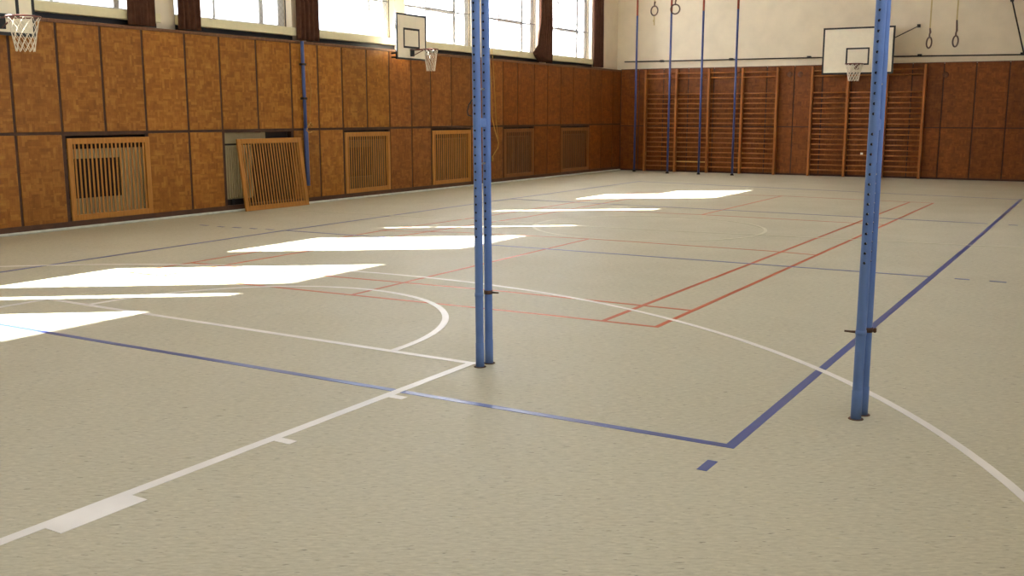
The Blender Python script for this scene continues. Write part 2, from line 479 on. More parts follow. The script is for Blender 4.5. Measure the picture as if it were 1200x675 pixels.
def window(k, idx):
    s = ws(k)
    f = MB()
    def bar(y0, y1, z0, z1, d=0.035): f.bbox((GX - d, y0, z0), (GX + d, y1, z1), 0.005)
    bar(s, s + 0.10, Z0, Z1); bar(s + WL - 0.16, s + WL, Z0, Z1)
    bar(s + 0.1, s + WL - 0.16, Z0, Z0 + 0.05); bar(s + 0.1, s + WL - 0.16, Z1 - 0.06, Z1)
    cols = [s + 0.10, s + 1.0, s + 2.09, s + WL - 0.16]
    m1, m2 = (0.02, 0.03) if k == 3 else ((0.024, 0.05) if k >= 1 else (0.012, 0.012))
    dd = 0.03 if k >= 1 and k != 3 else 0.014
    bar(cols[1] - m1, cols[1] + m1, Z0 + 0.05, Z1 - 0.06, dd)
    bar(cols[2] - m2, cols[2] + m2, Z0 + 0.05, Z1 - 0.06, dd)
    for a, b, w in ((cols[0], cols[1] - m1, 0.022), (cols[1] + m1, cols[2] - m2, 0.04 if k != 3 else 0.028), (cols[2] + m2, cols[3], 0.014)):
        bar(a, b, ZT - min(w, m2), ZT + min(w, m2), dd)
    root = f.build('window_%d' % idx, M['frame_white'], loc=(GX, s, Z0))
    tag(root, wnames.get(k, 'high gridded window of the near end, outside the view, number %d from the near wall' % idx), 'window', kind='structure')
    # panes: plain glass shapes the sun patches, frosting added elsewhere to stop direct sun
    def pane(y0, y1, z0, z1, clear):
        if y1 - y0 > 0.01: MB().box((GX - 0.004, y0, z0), (GX + 0.004, y1, z1)).build('pane', M['glass' if clear else ('frost' if k >= 3 else ('frost_mid' if k >= 1 else 'frost_block'))], root)
    full = {3: True}
    for i in range(3):
        a = cols[i] + (0, m1, m2)[i]; b = cols[i + 1] - (m1, m2, 0)[i]
        for z0, z1 in ((Z0 + 0.05, ZT - 0.02), (ZT + 0.02, Z1 - 0.06)):
            cuts = CLEAR.get(k, [])
            segs = [(a, b, False)]
            for c0, c1 in cuts:
                new = []
                for p, q, cl in segs:
                    if cl or c1 + s <= p or c0 + s >= q: new.append((p, q, cl)); continue
                    x0, x1 = max(p, c0 + s), min(q, c1 + s)
                    new += [(p, x0, False), (x0, x1, True), (x1, q, False)]
                segs = new
            for p, q, cl in segs: pane(p, q, z0, z1, cl)
    MB().bbox((GX - 0.05, s + 0.001, 3.046), (XL - 0.035, s + WL - 0.001, Z0), 0.008).build('window_sill', M['sill'], root)
    if k >= 1:      # ball guard of thin wire
        g = MB()
        x = GX + 0.13
        y0, y1 = s + 0.06, s + WL - 0.07
        g.tube([(x, y0, Z0 + 0.012), (x, y1, Z0 + 0.012)], 0.009, 6); g.tube([(x, y1, Z0 + 0.012), (x, y1, Z1 - 0.01)], 0.009, 6)
        g.tube([(x, y0, Z0 + 0.012), (x, y0, Z1 - 0.01)], 0.009, 6)
        g.tube([(x, y0, ZT), (x, y1, ZT)], 0.007, 6)
        hh = Z1 - Z0 - 0.03; st = 0.11
        n = int((y1 - y0 + hh) / st)
        for i in range(1, n):
            t = i * st
            for sg in (1, -1):
                # line y = y0 + t - dz  (or mirrored)
                za = max(0.0, t - (y1 - y0)); zb = min(hh, t)
                if zb - za < 0.05: continue
                pa, pb = (t - za, t - zb)
                if sg < 0: pa, pb = (y1 - y0) - pa, (y1 - y0) - pb
                g.tube([(x, y0 + pa, Z0 + 0.012 + za), (x, y0 + pb, Z0 + 0.012 + zb)], 0.0012, 3, caps=False)
        g.build('window_guard', M['iron'], root)
    return root


CLEAR = {3: [(0, WL)], 0: [(0, 1.74)], -1: [(0.10, 1.58)], -2: [(0.0, 1.44), (2.33, 2.5)], 1: [(0.1, 0.24)], 2: [(0.11, 0.38)]}
for idx, k in enumerate(ks, 1): window(k, idx)

# ------------------------------------------------------------------ far wall
mb = MB()
P = [fw(XL - 0.6, 0, -0.25), fw(XR + 0.4, 0, -0.25), fw(XR + 0.4, 0, 0.0), fw(XL - 0.6, 0, 0.0)]


def fbox(mb, x0, x1, z0, z1, o0, o1, bev=0):
    """box lying along the far wall, between distances o0 and o1 out from it"""
    Mx = Matrix.Translation(fw(0, 0, 0)) @ Matrix.Rotation(math.atan(SL), 4, 'Z')
    a = (x0 / CA, -o1, z0); b = (x1 / CA, -o0, z1)
    return mb.bbox(a, b, bev, Mx) if bev else mb.box(a, b, Mx)


wall_far = fbox(MB(), XL - 0.5, XR + 0.4, -0.2, HC, -0.3, -0.05).build('wall_far', M['cream'])
tag(wall_far, 'far end wall, cream above reddish wood panels', 'wall', kind='structure')
sx = [-0.98 - 0.755 * k for k in range(-5, 14)]
sx = sorted([x for x in sx if XL + 0.2 < x < XR - 0.1] + [XL, XR])
for i in range(len(sx) - 1):
    for z0, z1 in ((0.05, HM - 0.05 - 0.012), (HM - 0.05 + 0.012, HP)):
        fbox(MB(), sx[i] + 0.014, sx[i + 1] - 0.014, z0, z1, -0.035, 0.0, 0.004).build('wainscot_panel', M['mosaic_red'], wall_far)
mb = MB()
for s in sx: fbox(mb, s - 0.04, s + 0.04, 0.0, HP - 0.01, -0.049, -0.015)
fbox(mb, XL, XR, HM - 0.09, HM - 0.01, -0.0485, -0.016)
fbox(mb, XL, XR, 0.0, 0.055, -0.048, -0.008)
mb.build('batten', M['batten'], wall_far)
fbox(MB(), XL, XR, HP, HP + 0.02, -0.05, 0.005).build('ledge', M['ledge'], wall_far)

# walls and ceiling behind and beside the camera
RW = [(-5.6, -1.6), (-0.6, 3.4), (4.6, 8.4), (9.6, 13.4)]  # openings added in the unseen right wall to brighten the hall
RZ0, RZ1 = 3.2, 5.4
mb = MB().box((XR, YN - 0.3, -0.2), (XR + 0.3, 24.4, RZ0)).box((XR, YN - 0.3, RZ1), (XR + 0.3, 24.4, HC))
py_ = YN - 0.3
for a, b in RW: mb.box((XR, py_, RZ0), (XR + 0.3, a, RZ1)); py_ = b
wr = mb.box((XR, py_, RZ0), (XR + 0.3, 24.4, RZ1)).build('wall_right', M['cream'])
tag(wr, 'right side wall, outside the view', 'wall', kind='structure')
MB().box((XR - 0.04, 2.0, 0.0), (XR - 0.001, 23.5, HP)).build('wainscot', M['mosaic_red'], wr)
for q, (a, b) in enumerate(RW):
    m = MB()
    for y in (a, (2 * a + b) / 3, (a + 2 * b) / 3, b - 0.05): m.bbox((XR + 0.12, y, RZ0), (XR + 0.2, y + 0.05, RZ1), 0.005)
    for z in (RZ0, 4.3, RZ1 - 0.05): m.bbox((XR + 0.125, a, z), (XR + 0.195, b, z + 0.05), 0.005)
    ww = m.build('window_%d' % (10 + q), M['frame_white'], loc=(XR + 0.16, a, RZ0))
    tag(ww, 'unseen high window added for light in the right side wall, %s' % ('nearest the viewer', 'second along', 'third along', 'farthest along')[q], 'window', kind='structure')
    MB().box((XR + 0.158, a, RZ0), (XR + 0.162, b, RZ1)).build('pane', M['glass'], ww)
wn = MB().box((XL - 0.5, YN - 0.3, -0.2), (XR + 0.3, YN, HC)).build('wall_near', M['cream'])
tag(wn, 'near end wall behind the viewer', 'wall', kind='structure')
ce = MB().box((XL - 0.6, YN - 0.3, HC), (XR + 0.3, 24.4, HC + 0.2)).build('ceiling', M['ceiling'])
tag(ce, 'pale ceiling above the hall', 'ceiling', kind='structure')


# ------------------------------------------------------------------ radiators and their grilles
def radiator(y0, y1, label, niche=False, rm='radiator'):
    r = empty('radiator', (WX + 0.06, y0, 0.12), label, 'radiator', 'radiators in the wall recesses')
    b = MB()
    x0, x1 = WX + 0.025, WX + 0.075
    if niche:
        w = y1 - y0
        b.bbox((x0, y0 + 0.68 * w, 0.16), (x1, y1, 1.14))
        b.bbox((x0, y0, 1.0), (x1, y0 + 0.68 * w - 0.001, 1.14)); b.bbox((x0, y0, 0.16), (x1, y0 + 0.68 * w - 0.001, 0.42))
    else:
        b.bbox((x0, y0, 0.2), (x1 - 0.02, y1, 1.12), 0.01)
        n = int((y1 - y0) / 0.052)
        for i in range(n):
            yy = y0 + (i + 0.5) * (y1 - y0) / n
            b.bbox((x1 - 0.021, yy - 0.015, 0.22), (x1 + 0.012, yy + 0.015, 1.10), 0.008)
    b.build('body', M[rm], r)
    p = MB().tube([(x0 + 0.02, y0 - 0.001, 0.25), (x0 + 0.02, y0 - 0.04, 0.25), (x0 + 0.02, y0 - 0.04, 0.02)], 0.012, 8)
    p.build('pipe', M['radiator'], r)
    for yb in (y0 + 0.15, y1 - 0.21): MB().bbox((WX + 0.012, yb, 0.02), (WX + 0.05, yb + 0.06, 0.3)).build('bracket', M['iron'], r)
    return r


rlab = ['cream radiator behind the nearest fixed slatted grille', 'cream ribbed radiator exposed beside the leaning grille', 'cream radiator darkened as if shaded, behind the fixed grille just beyond the leaning one',
        'cream radiator darkened as if shaded, behind the grille partly hidden by the left post', 'cream radiator darkened as if shaded, behind the grille just right of the left post', 'cream radiator darkened as if shaded, behind the grille closest to the far corner']
for (a, b), l, i in zip(lowopen, rlab, range(6)):
    radiator(a + 0.07, b - (0.07 if i != 1 else 0.95), l, niche=i in (0, 2), rm='radiator' if i < 2 else 'radiator_shaded')
    pass
# pale boarding at the back of the open recess
bk = MB().box((WX + 0.009, lowopen[1][0], 1.15), (WX + 0.014, lowopen[1][0] + 1.1, HM - 0.03)).build('recess_board', M['radiator'], wall_left)


def grille(W, H, n, dp=0.017):
    """frame and slats standing in the local Y-Z plane, front towards +X"""
    f = MB(); t = 0.035; b = 0.085
    f.bbox((0, 0, 0), (t, b, H), 0.005); f.bbox((0, W - b, 0), (t, W, H), 0.005)
    f.bbox((0, b, 0), (t, W - b, b), 0.005); f.bbox((0, b, H - b), (t, W - b, H), 0.005)
    s = MB(); p = (W - 2 * b) / n
    for i in range(n):
        y = b + (i + 0.5) * p
        s.bbox((dp, y - p * 0.21, b - 0.001), (t - 0.006, y + p * 0.21, H - b + 0.001), 0.003)
    return f, s


glab = ['nearest slatted wooden radiator grille, a dark square showing behind its slats', 'slatted wooden radiator grille leaning on the wall before an open recess',
        'slatted wooden radiator grille fixed in the wall just beyond the leaning grille', 'slatted wooden radiator grille in the wall, overlapped by the left gym post',
        'slatted wooden radiator grille just right of the left gym post', 'slatted wooden radiator grille in the dim end near the far corner']
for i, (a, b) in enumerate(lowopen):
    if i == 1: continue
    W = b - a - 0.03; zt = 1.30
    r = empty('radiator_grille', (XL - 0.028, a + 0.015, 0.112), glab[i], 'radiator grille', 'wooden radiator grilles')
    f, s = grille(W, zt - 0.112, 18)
    gm = M['grille'] if i < 4 else M['grille_dark']  # last grilles coloured darker too, for the dim far end
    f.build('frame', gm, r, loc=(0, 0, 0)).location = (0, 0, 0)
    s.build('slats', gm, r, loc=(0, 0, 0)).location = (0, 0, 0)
r = empty('radiator_grille', (XL + 0.165, 7.68, 0.0), glab[1], 'radiator grille', 'wooden radiator grilles')
f, s = grille(1.55, 1.235, 21)
f.build('frame', M['grille'], r, loc=(0, 0, 0)).location = (0, 0, 0)
s.build('slats', M['grille'], r, loc=(0, 0, 0)).location = (0, 0, 0)
r.rotation_euler = (0, -math.asin(0.155 / 1.235), -0.012)


# ------------------------------------------------------------------ curtains
def curtain(y0, y1, label, x=XL + 0.006, tie=False):
    zb, zt = 2.975, 5.5
    nu, nv = 60, 24
    nf = max(3, round((y1 - y0) / 0.13)); vs = []; fs = []
    ph = random.random() * 6
    for j in range(nv + 1):
        v = j / nv; z = zb + (zt - zb) * v
        for i in range(nu + 1):
            u = i / nu
            sq = 1.0
            if tie: sq = 0.62 + 0.38 * math.exp(-((z - 3.17) / 0.16) ** 2) + 0.12 * math.exp(-((z - 3.55) / 0.3) ** 2)
            yy = y1 - (y1 - y0) * (1 - u) * sq
            d = 0.026 * math.sin(u * nf * 2 * PI + ph + 0.5 * math.sin(v * 3)) + 0.010 * math.sin(u * nf * 4 * PI + 1.3 + v)
            vs.append((x + d, yy + 0.012 * math.sin(v * 5 + u * 7), z))
    m = nu + 1
    for j in range(nv):
        for i in range(nu):
            fs.append((j * m + i, j * m + i + 1, (j + 1) * m + i + 1, (j + 1) * m + i))
    root = empty('curtain', (x, (y0 + y1) / 2, zb), label, 'curtain', 'brown curtains along the high windows')
    c = MB().add(vs, fs, True).build('cloth', M['curtain'], root)
    sd = c.modifiers.new('thick', 'SOLIDIFY'); sd.thickness = 0.006; sd.offset = 0
    MB().bbox((x - 0.03, y0, zt - 0.02), (x + 0.03, y1, zt + 0.05), 0.01).build('heading', M['curtain'], root)
    return root


curtain(5.62, 6.12, 'dark brown curtain at the right edge of the first window, nearest the near backboard')
curtain(6.56, 7.02, 'dark brown curtain beside a bare cream pier, on the pier\'s far side')
curtain(9.28, 9.88, 'dark brown curtain hanging above the blue pole fixed on the wall')
curtain(17.80, 18.80, 'dark brown curtain bunched out near its hem, hanging just beyond the left gym post', tie=True)
curtain(21.25, 21.85, 'dark brown curtain closest to the far corner of the hall')
r = empty('curtain_rail', (XL + 0.006, 8.5, 5.55), 'curtain rail above the high windows', 'curtain rail')
MB().tube([(XL + 0.006, YN + 0.3, 5.575), (XL + 0.006, 22.6, 5.575)], 0.014, 8).build('rail', M['steel'], r)
for y in (-5, -2, 1, 4, 6.4, 9.6, 12.6, 15.5, 18.6, 22.2): MB().bbox((WX + 0.001, y - 0.015, 5.56), (XL + 0.01, y + 0.015, 5.59), 0.003).build('bracket', M['steel'], r)

# ------------------------------------------------------------------ gym posts: twin perforated tubes
R_T = 0.0262


def perforated_tube(h):
    me0 = MB(); n = 64; ro, ri = R_T, R_T - 0.004
    me0.lathe([(ri, 0), (ro, 0), (ro, h), (ri, h), (ri, 0)], n)
    bm = bmesh.new()
    vs = [bm.verts.new(v) for v in me0.v]
    for f in me0.f:
        try: bm.faces.new([vs[i] for i in f])
        except ValueError: pass
    bmesh.ops.remove_doubles(bm, verts=bm.verts, dist=1e-5)
    bmesh.ops.recalc_face_normals(bm, faces=bm.faces)
    a = bpy.data.meshes.new('tube'); bm.to_mesh(a); bm.free()
    cm = MB()
    z = 0.86; i = 0
    while z < h - 0.05:
        if i != 14: cm.tube([(0, -0.06, z), (0, 0.06, z)], 0.0072, 14)
        i += 1; z = 0.86 + 0.052 * i
    b = bpy.data.meshes.new('cut'); b.from_pydata([tuple(v) for v in cm.v], [], cm.f)
    bm = bmesh.new(); bm.from_mesh(b); bmesh.ops.recalc_face_normals(bm, faces=bm.faces); bm.to_mesh(b); bm.free()
    oa = bpy.data.objects.new('tube', a); ob = bpy.data.objects.new('cut', b)
    COL.objects.link(oa); COL.objects.link(ob)
    md = oa.modifiers.new('b', 'BOOLEAN'); md.object = ob; md.operation = 'DIFFERENCE'; md.solver = 'EXACT'
    dg = bpy.context.evaluated_depsgraph_get()
    a.materials.append(M['blue']); a.materials.append(M['black'])
    dg.update()
    res = bpy.data.meshes.new_from_object(oa.evaluated_get(dg))
    bpy.data.objects.remove(oa); bpy.data.objects.remove(ob)
    for p in res.polygons:
        rr = min(math.hypot(res.vertices[i].co.x, res.vertices[i].co.y) for i in p.vertices)
        p.use_smooth = False
        p.material_index = 0 if rr > ro - 0.0008 else 1
    res.name = 'perforated_tube'
    return res


HT = 2.85
tube_me = perforated_tube(HT)


def post(x, y, dx, dy, label, mirrored):
    r = empty('gym_post', (x, y, 0), label, 'gym post', 'twin blue gym posts')
    for q in (0, 1):
        t = bpy.data.objects.new('tube', tube_me); COL.objects.link(t); t.parent = r; t.location = (dx * q, dy * q, 0.003)
        if q and mirrored: t.rotation_euler = (0, -0.0055, 0)
        cx, cy = x + dx * q, y + dy * q
        MB().lathe([(R_T - 0.001, 0.165), (R_T + 0.0018, 0.16), (R_T + 0.0018, 0.004), (R_T - 0.001, 0.003)], 32, (cx, cy, 0)).build('sleeve', M['blue'], r)
        MB().lathe([(0.001, 0.004), (0.038, 0.004), (0.041, 0.001), (0.041, 0.0)], 28, (cx, cy, 0)).build('floor_socket', M['rust'], r)
        MB().lathe([(0.0, HT + 0.012), (R_T * 0.8, HT + 0.01), (R_T + 0.001, HT + 0.004), (R_T + 0.001, HT - 0.01)], 24, (cx, cy, 0)).build('cap', M['black'], r)
    ux, uy = dx, dy
    def between(z, rad, m, nm):
        MB().tube([(x + ux * 0.18, y + uy * 0.18, z), (x + ux * 0.82, y + uy * 0.82, z)], rad, 8).build(nm, M[m], r)
    between(0.86 + 9 * 0.052, 0.006, 'steel', 'pin'); between(0.86 + 18 * 0.052, 0.006, 'steel', 'pin')
    MB().bbox((x + ux * 0.5 - 0.014, y + R_T * 0.8, 1.558), (x + ux * 0.5 + 0.014, y + uy - R_T * 0.8, 1.616), 0.004).build('spacer', M['blue'], r)
    zc = 0.483
    # clamp with a wing screw
    for q in (0, 1):
        MB().lathe([(R_T - 0.001, -0.014), (R_T + 0.0025, -0.012), (R_T + 0.0025, 0.012), (R_T - 0.001, 0.014)], 24, (x + dx * q, y + dy * q, zc)).build('clamp_ring', M['rust' if q else 'blue'], r)
    sg = -1 if mirrored else 1
    k = 0 if mirrored else 1
    cx, cy = x + dx * k, y + dy * k
    MB().tube([(cx + sg * R_T * 0.7, cy, zc), (cx + sg * 0.055, cy - 0.004, zc), (cx + sg * 0.085, cy - 0.012, zc + 0.002)], [0.008, 0.006, 0.005], 8).build('clamp_screw', M['rust'], r)
    k2 = 1 - k; cx, cy = x + dx * k2, y + dy * k2
    MB().bbox((cx + sg * -0.01 + (0.02 if mirrored else 0.012), cy - 0.010, zc - 0.014), (cx + sg * -0.01 + (0.036 if mirrored else 0.034), cy + 0.010, zc + 0.012), 0.004).build('clamp_nut', M['rust'], r)
    if not mirrored:
        MB().tube([(x - 0.02, y - 0.012, 1.735), (x - 0.05, y - 0.014, 1.70), (x - 0.062, y - 0.014, 1.66), (x - 0.058, y - 0.014, 1.635), (x - 0.03, y - 0.013, 1.628)], 0.004, 7).build('hook', M['black'], r)
    if not mirrored: r.rotation_euler = (0, -0.0095, 0)
    return r


post(-1.941, 0.752, -0.003, 0.116, 'pair of perforated blue tubes standing where the white lane and free throw lines meet', False)
post(0.438, 0.853, 0.014, 0.100, 'pair of perforated blue tubes standing beside the thick blue side line', True)


# ------------------------------------------------------------------ basketball hoops
def net_mesh(mb, c, r0, r1, h, n=12, rows=6, t=0.004):
    for i in range(n):
        for sg in (1, -1):
            pts = []
            for j in range(rows + 1):
                f = j / rows; w = 2 * PI * (i + sg * j * 0.5) / n
                rr = r0 + (r1 - r0) * (f ** 0.7)
                pts.append(c + Vector((rr * math.cos(w), rr * math.sin(w), -h * f)))
            mb.tube(pts, t, 4, caps=False)


def hoop(name, W, H, z0, brd, inner, rimz, reach, label, stand, nt=0.004, rr=0.225, low=False):
    """built facing -Y about its wall point, then turned in place"""
    r = empty(name, (0, 0, 0), label, 'basketball hoop', 'wall-mounted basketball hoops')
    y = -stand
    bd = MB().bbox((-W / 2, y, z0), (W / 2, y + 0.03, z0 + H), 0.003).build('backboard', M['board'], r, loc=(0, 0, 0))
    b = MB(); e = 0.004
    for a0, a1, c0, c1 in ((-W / 2, W / 2, z0, z0 + brd), (-W / 2, W / 2, z0 + H - brd, z0 + H), (-W / 2, -W / 2 + brd, z0 + brd, z0 + H - brd), (W / 2 - brd, W / 2, z0 + brd, z0 + H - brd)):
        b.box((a0 - 0.001, y - e, c0 - 0.001), (a1 + 0.001, y + 0.031, c1 + 0.001))
    b.build('border', M['black'], bd, loc=(0, 0, 0))
    iw, ih, iz, it = inner; b = MB()
    for a0, a1, c0, c1 in ((-iw / 2, iw / 2, iz, iz + it), (-iw / 2, iw / 2, iz + ih - it, iz + ih), (-iw / 2, -iw / 2 + it, iz + it, iz + ih - it), (iw / 2 - it, iw / 2, iz + it, iz + ih - it)):
        b.box((a0, y - e, c0), (a1, y + 0.001, c1))
    b.build('target_square', M['black'], bd, loc=(0, 0, 0))
    rc = Vector((0, y - reach, rimz))
    m = MB(); m.tube([rc + Vector((rr * math.cos(2 * PI * i / 36), rr * math.sin(2 * PI * i / 36), 0)) for i in range(36)], 0.011, 8, closed=True)
    m.tube([(-0.08, y - 0.02, rimz), (-0.07, y - reach + rr - 0.01, rimz)], 0.01, 8); m.tube([(0.08, y - 0.02, rimz), (0.07, y - reach + rr - 0.01, rimz)], 0.01, 8)
    m.tube([(0.0, y - 0.02, rimz - 0.12), (0.0, y - reach + rr + 0.015, rimz - 0.01)], 0.009, 8)
    rim = m.build('rim', M['rim'], r, loc=(0, 0, 0))
    MB().bbox((-0.06, y - 0.03, rimz - 0.13), (0.06, y - 0.003, rimz + 0.02), 0.006).build('rim_bracket', M['rim' if W > 1.5 else 'black'], r, loc=(0, 0, 0))
    m = MB(); net_mesh(m, rc + Vector((0, 0, -0.012)), rr - 0.005, rr * 0.55, 0.42, t=nt)
    m.build('net', M['net'], rim, loc=(0, 0, 0))
    for sx_ in (-1, 1):
        m = MB()
        for zz in ((z0 + 0.05, z0 + 0.13) if low else (z0 + 0.2, z0 + H - 0.2)):
            m.tube([(sx_ * W * 0.28, y + 0.03, zz), (sx_ * W * 0.28, -0.001 if low else 0.048, zz)], 0.018, 8)
        m.bbox((sx_ * W * 0.28 - 0.03, y + 0.03, z0 + 0.03), (sx_ * W * 0.28 + 0.03, y + 0.06, z0 + H - 0.06), 0.004)
        m.build('wall_bracket', M['iron'], r, loc=(0, 0, 0))
    return r


hs = 0.62
cx = -4.53
far = hoop('basketball_hoop', 1.78, 1.19, 2.69, 0.042, (0.585, 0.44, 2.92, 0.04), 2.935, 0.375,
           'large white basketball backboard with black border and net on the far wall', hs, 0.0065)
MB().tube([(0.86, -hs + 0.03, 3.57), (1.36, -0.0, 3.90)], 0.013, 8).bbox((1.32, -0.02, 3.86), (1.40, 0.05, 3.94), 0.004).build('stay_rod', M['iron'], far, loc=(0, 0, 0))
far.location = fw(cx, 0, 0); far.rotation_euler = (0, 0, math.atan(SL))
mid = hoop('basketball_hoop', 1.0, 0.91, 2.745, 0.035, (0.55, 0.40, 2.975, 0.04), 2.945, 0.475,
           'small white practice backboard in the middle of the window wall, its net undersized', 0.30, 0.003, 0.155, True)
mid.location = (XL + 0.002, 12.325, 0); mid.rotation_euler = (0, 0, PI / 2)
near = hoop('basketball_hoop', 1.0, 0.93, 2.66, 0.04, (0.55, 0.40, 2.89, 0.045), 2.865, 0.49,
            'white practice backboard with a full-size net, cut off at the upper left', 0.30, 0.004, 0.205, True)
near.location = (XL + 0.002, 3.42, 0); near.rotation_euler = (0, 0, PI / 2)


# ------------------------------------------------------------------ wall bars
def wallbars(xs, rz, label, pale=None):
    x0 = xs[0]
    base = fw((xs[0] + xs[-1]) / 2, 0, 0.06)
    r = empty('wall_bars', base, label, 'wall bars', 'wooden wall bars on the far wall')
    for x in xs:
        m = MB(); fbox(m, x - 0.03, x + 0.03, 0.0, 2.93, 0.012, 0.16, 0.006); m.build('upright', M['bars'], r)
    for i in range(len(xs) - 1):
        for j, z in enumerate(rz):
            o = 0.135 if j < 2 else 0.11
            p, q = fw(xs[i] + 0.02, z, o), fw(xs[i + 1] - 0.02, z, o)
            isp = pale == (i, j)
            b = MB().tube([p, q], 0.0185, 10).build('rung', M['bar_new' if isp else 'bars'], r)
            if isp: b['label'] = 'pale yellow replacement rung'
    return r


RZ = [2.815, 2.68] + [2.235 - 0.1378 * i for i in range(16)]
wallbars([-10.54, -9.60, -8.635, -7.67, -6.70], RZ, 'wooden wall bars of four sections behind the four climbing poles', (1, 16))
wallbars([-5.76, -4.82, -3.84, -2.92], RZ, 'wooden wall bars of three sections below the far backboard')
tg = fbox(MB(), -4.40, -4.335, 0.60, 0.655, 0.1285, 0.134, 0.002).build('paper_tag', M['board'], None, loc=fw(-4.37, 0.6, 0.13))
tag(tg, 'small white tag stuck on a rung of the wall bars under the far backboard', 'tag')

# ------------------------------------------------------------------ climbing poles
cp = empty('climbing_pole', (-10.663, 22.59, 0), 'blue climbing pole with red top closest to the window wall', 'climbing pole', 'climbing poles in front of the wall bars')
MB().tube([(-10.663, 22.59, 0.03), (-10.663, 22.59, 4.44)], 0.029, 14).build('shaft', M['pole_blue'], cp)
MB().tube([(-10.663, 22.59, 4.44), (-10.663, 22.59, HC)], 0.029, 14).build('red_top', M['pole_red'], cp)
MB().lathe([(0.0, 0.05), (0.036, 0.05), (0.045, 0.03), (0.05, 0.0)], 16, (-10.663, 22.59, 0)).build('foot', M['iron'], cp)
for (x, y, l) in ((-9.46, 22.20, 'blue climbing pole with red top, second from the window wall'), (-8.525, 22.20, 'blue climbing pole with red top, third from the window wall'), (-7.575, 22.26, 'blue climbing pole with red top, the one farthest from the window wall')):
    dup(cp, (x, y, 0), 0, l)

# ------------------------------------------------------------------ gymnastic rings
def ring(x, y, z, rz, label, group, dark, tail=False):
    r = empty('gym_ring', (x, y, z - 0.12), label, 'gym ring', group)
    c = Vector((x, y, z)); ax = Vector((math.cos(rz), math.sin(rz), 0))
    MB().tube([c + (ax * math.cos(2 * PI * i / 40) + Vector((0, 0, 1)) * math.sin(2 * PI * i / 40)) * 0.103 for i in range(40)], 0.0155, 10, closed=True).build('ring', M['ring'], r)
    zt = z + 0.105
    MB().tube([c + Vector((0, 0, 0.085)), c + Vector((0, 0, 0.16)), c + Vector((0.012, 0, 0.2)), c + Vector((0, 0, dark))], [0.02, 0.016, 0.02, 0.016], 8).build('cord', M['ring'], r)
    MB().bbox((x - 0.014, y - 0.004, z + dark - 0.01), (x + 0.014, y + 0.004, HC), 0.001).build('strap', M['strap'], r)
    if tail: MB().bbox((x - 0.012, y - 0.004, z - 0.32), (x + 0.016, y + 0.004, z - 0.10), 0.001).bbox((x - 0.03, y - 0.003, z - 0.24), (x + 0.0, y + 0.003, z - 0.2), 0.001).build('strap_tail', M['strap'], r)
    return r


ring(-1.88, 17.0, 3.05, -0.95, 'hanging gym ring, the left one of the low pair beside the far backboard', 'gym rings hanging from the ceiling', 0.28)
ring(-1.40, 17.0, 3.06, -0.95, 'hanging gym ring, the right one of the low pair beside the far backboard', 'gym rings hanging from the ceiling', 0.40)
ring(-7.74, 17.0, 3.955, -0.35, 'hanging gym ring with a pale strap end below it, in front of the climbing poles', 'gym rings hanging from the ceiling', 0.14, True)
ring(-7.24, 17.0, 3.965, 0.1, 'hanging gym ring without a strap end, in front of the climbing poles', 'gym rings hanging from the ceiling', 0.14)
ring(-10.16, 17.0, 4.345, -0.2, 'hanging gym ring, the left one of the pair against the last window', 'gym rings hanging from the ceiling', 0.14)
ring(-9.64, 17.0, 4.36, -0.2, 'hanging gym ring, the right one of the pair against the last window', 'gym rings hanging from the ceiling', 0.14)

# ------------------------------------------------------------------ bits on the walls
r = empty('wall_pole', (XL + 0.05, 9.37, 0.33), 'blue steel tube clipped upright on the left wall beside the leaning grille', 'pole')
MB().tube([(XL + 0.06, 9.345, 2.95), (XL + 0.06, 9.365, 1.36)], 0.031, 14).build('upper_tube', M['wall_pole'], r)
MB().tube([(XL + 0.06, 9.365, 1.40), (XL + 0.06, 9.378, 0.34)], 0.042, 14).build('lower_tube', M['wall_pole'], r)
for z in (2.54, 1.93):
    MB().bbox((XL, 9.31, z - 0.02), (XL + 0.10, 9.40, z + 0.02), 0.006).build('clip', M['iron'], r)
MB().tube([(XL + 0.105, 9.37, 1.48), (XL + 0.12, 9.44, 1.40), (XL + 0.11, 9.49, 1.43), (XL + 0.11, 9.45, 1.50), (XL + 0.12, 9.38, 1.44), (XL + 0.11, 9.33, 1.36), (XL + 0.11, 9.40, 1.31), (XL + 0.12, 9.47, 1.33)], 0.009, 7).build('lashing', M['rope'], r)
MB().tube([(XL + 0.11, 9.40, 2.5), (XL + 0.10, 9.50, 2.1), (XL + 0.10, 9.44, 1.6), (XL + 0.11, 9.42, 1.45)], 0.005, 6).build('string', M['rope'], r)

c = empty('pull_cord', (XL + 0.04, 15.85, 0.55), 'thin yellowish pull cord looping down the wall behind the left gym post', 'cord')
MB().tube([(XL - 0.005, 15.77, 3.20), (XL + 0.03, 15.80, 2.5), (XL + 0.03, 15.83, 1.6), (XL + 0.03, 15.98, 1.25), (XL + 0.03, 16.13, 0.98), (XL + 0.03, 16.10, 0.85), (XL + 0.03, 15.97, 0.75), (XL + 0.03, 15.87, 0.66)], 0.011, 7).build('cord', M['rope'], c)
MB().tube([(XL - 0.005, 15.90, 3.20), (XL + 0.03, 15.93, 2.5), (XL + 0.03, 16.02, 1.5), (XL + 0.03, 16.13, 0.98)], 0.007, 7).build('cord', M['rope'], c)
MB().lathe([(0.0, 0.13), (0.02, 0.12), (0.026, 0.06), (0.02, 0.0), (0.0, 0.0)], 12, (XL + 0.03, 15.85, 0.54)).build('tassel', M['rope'], c)

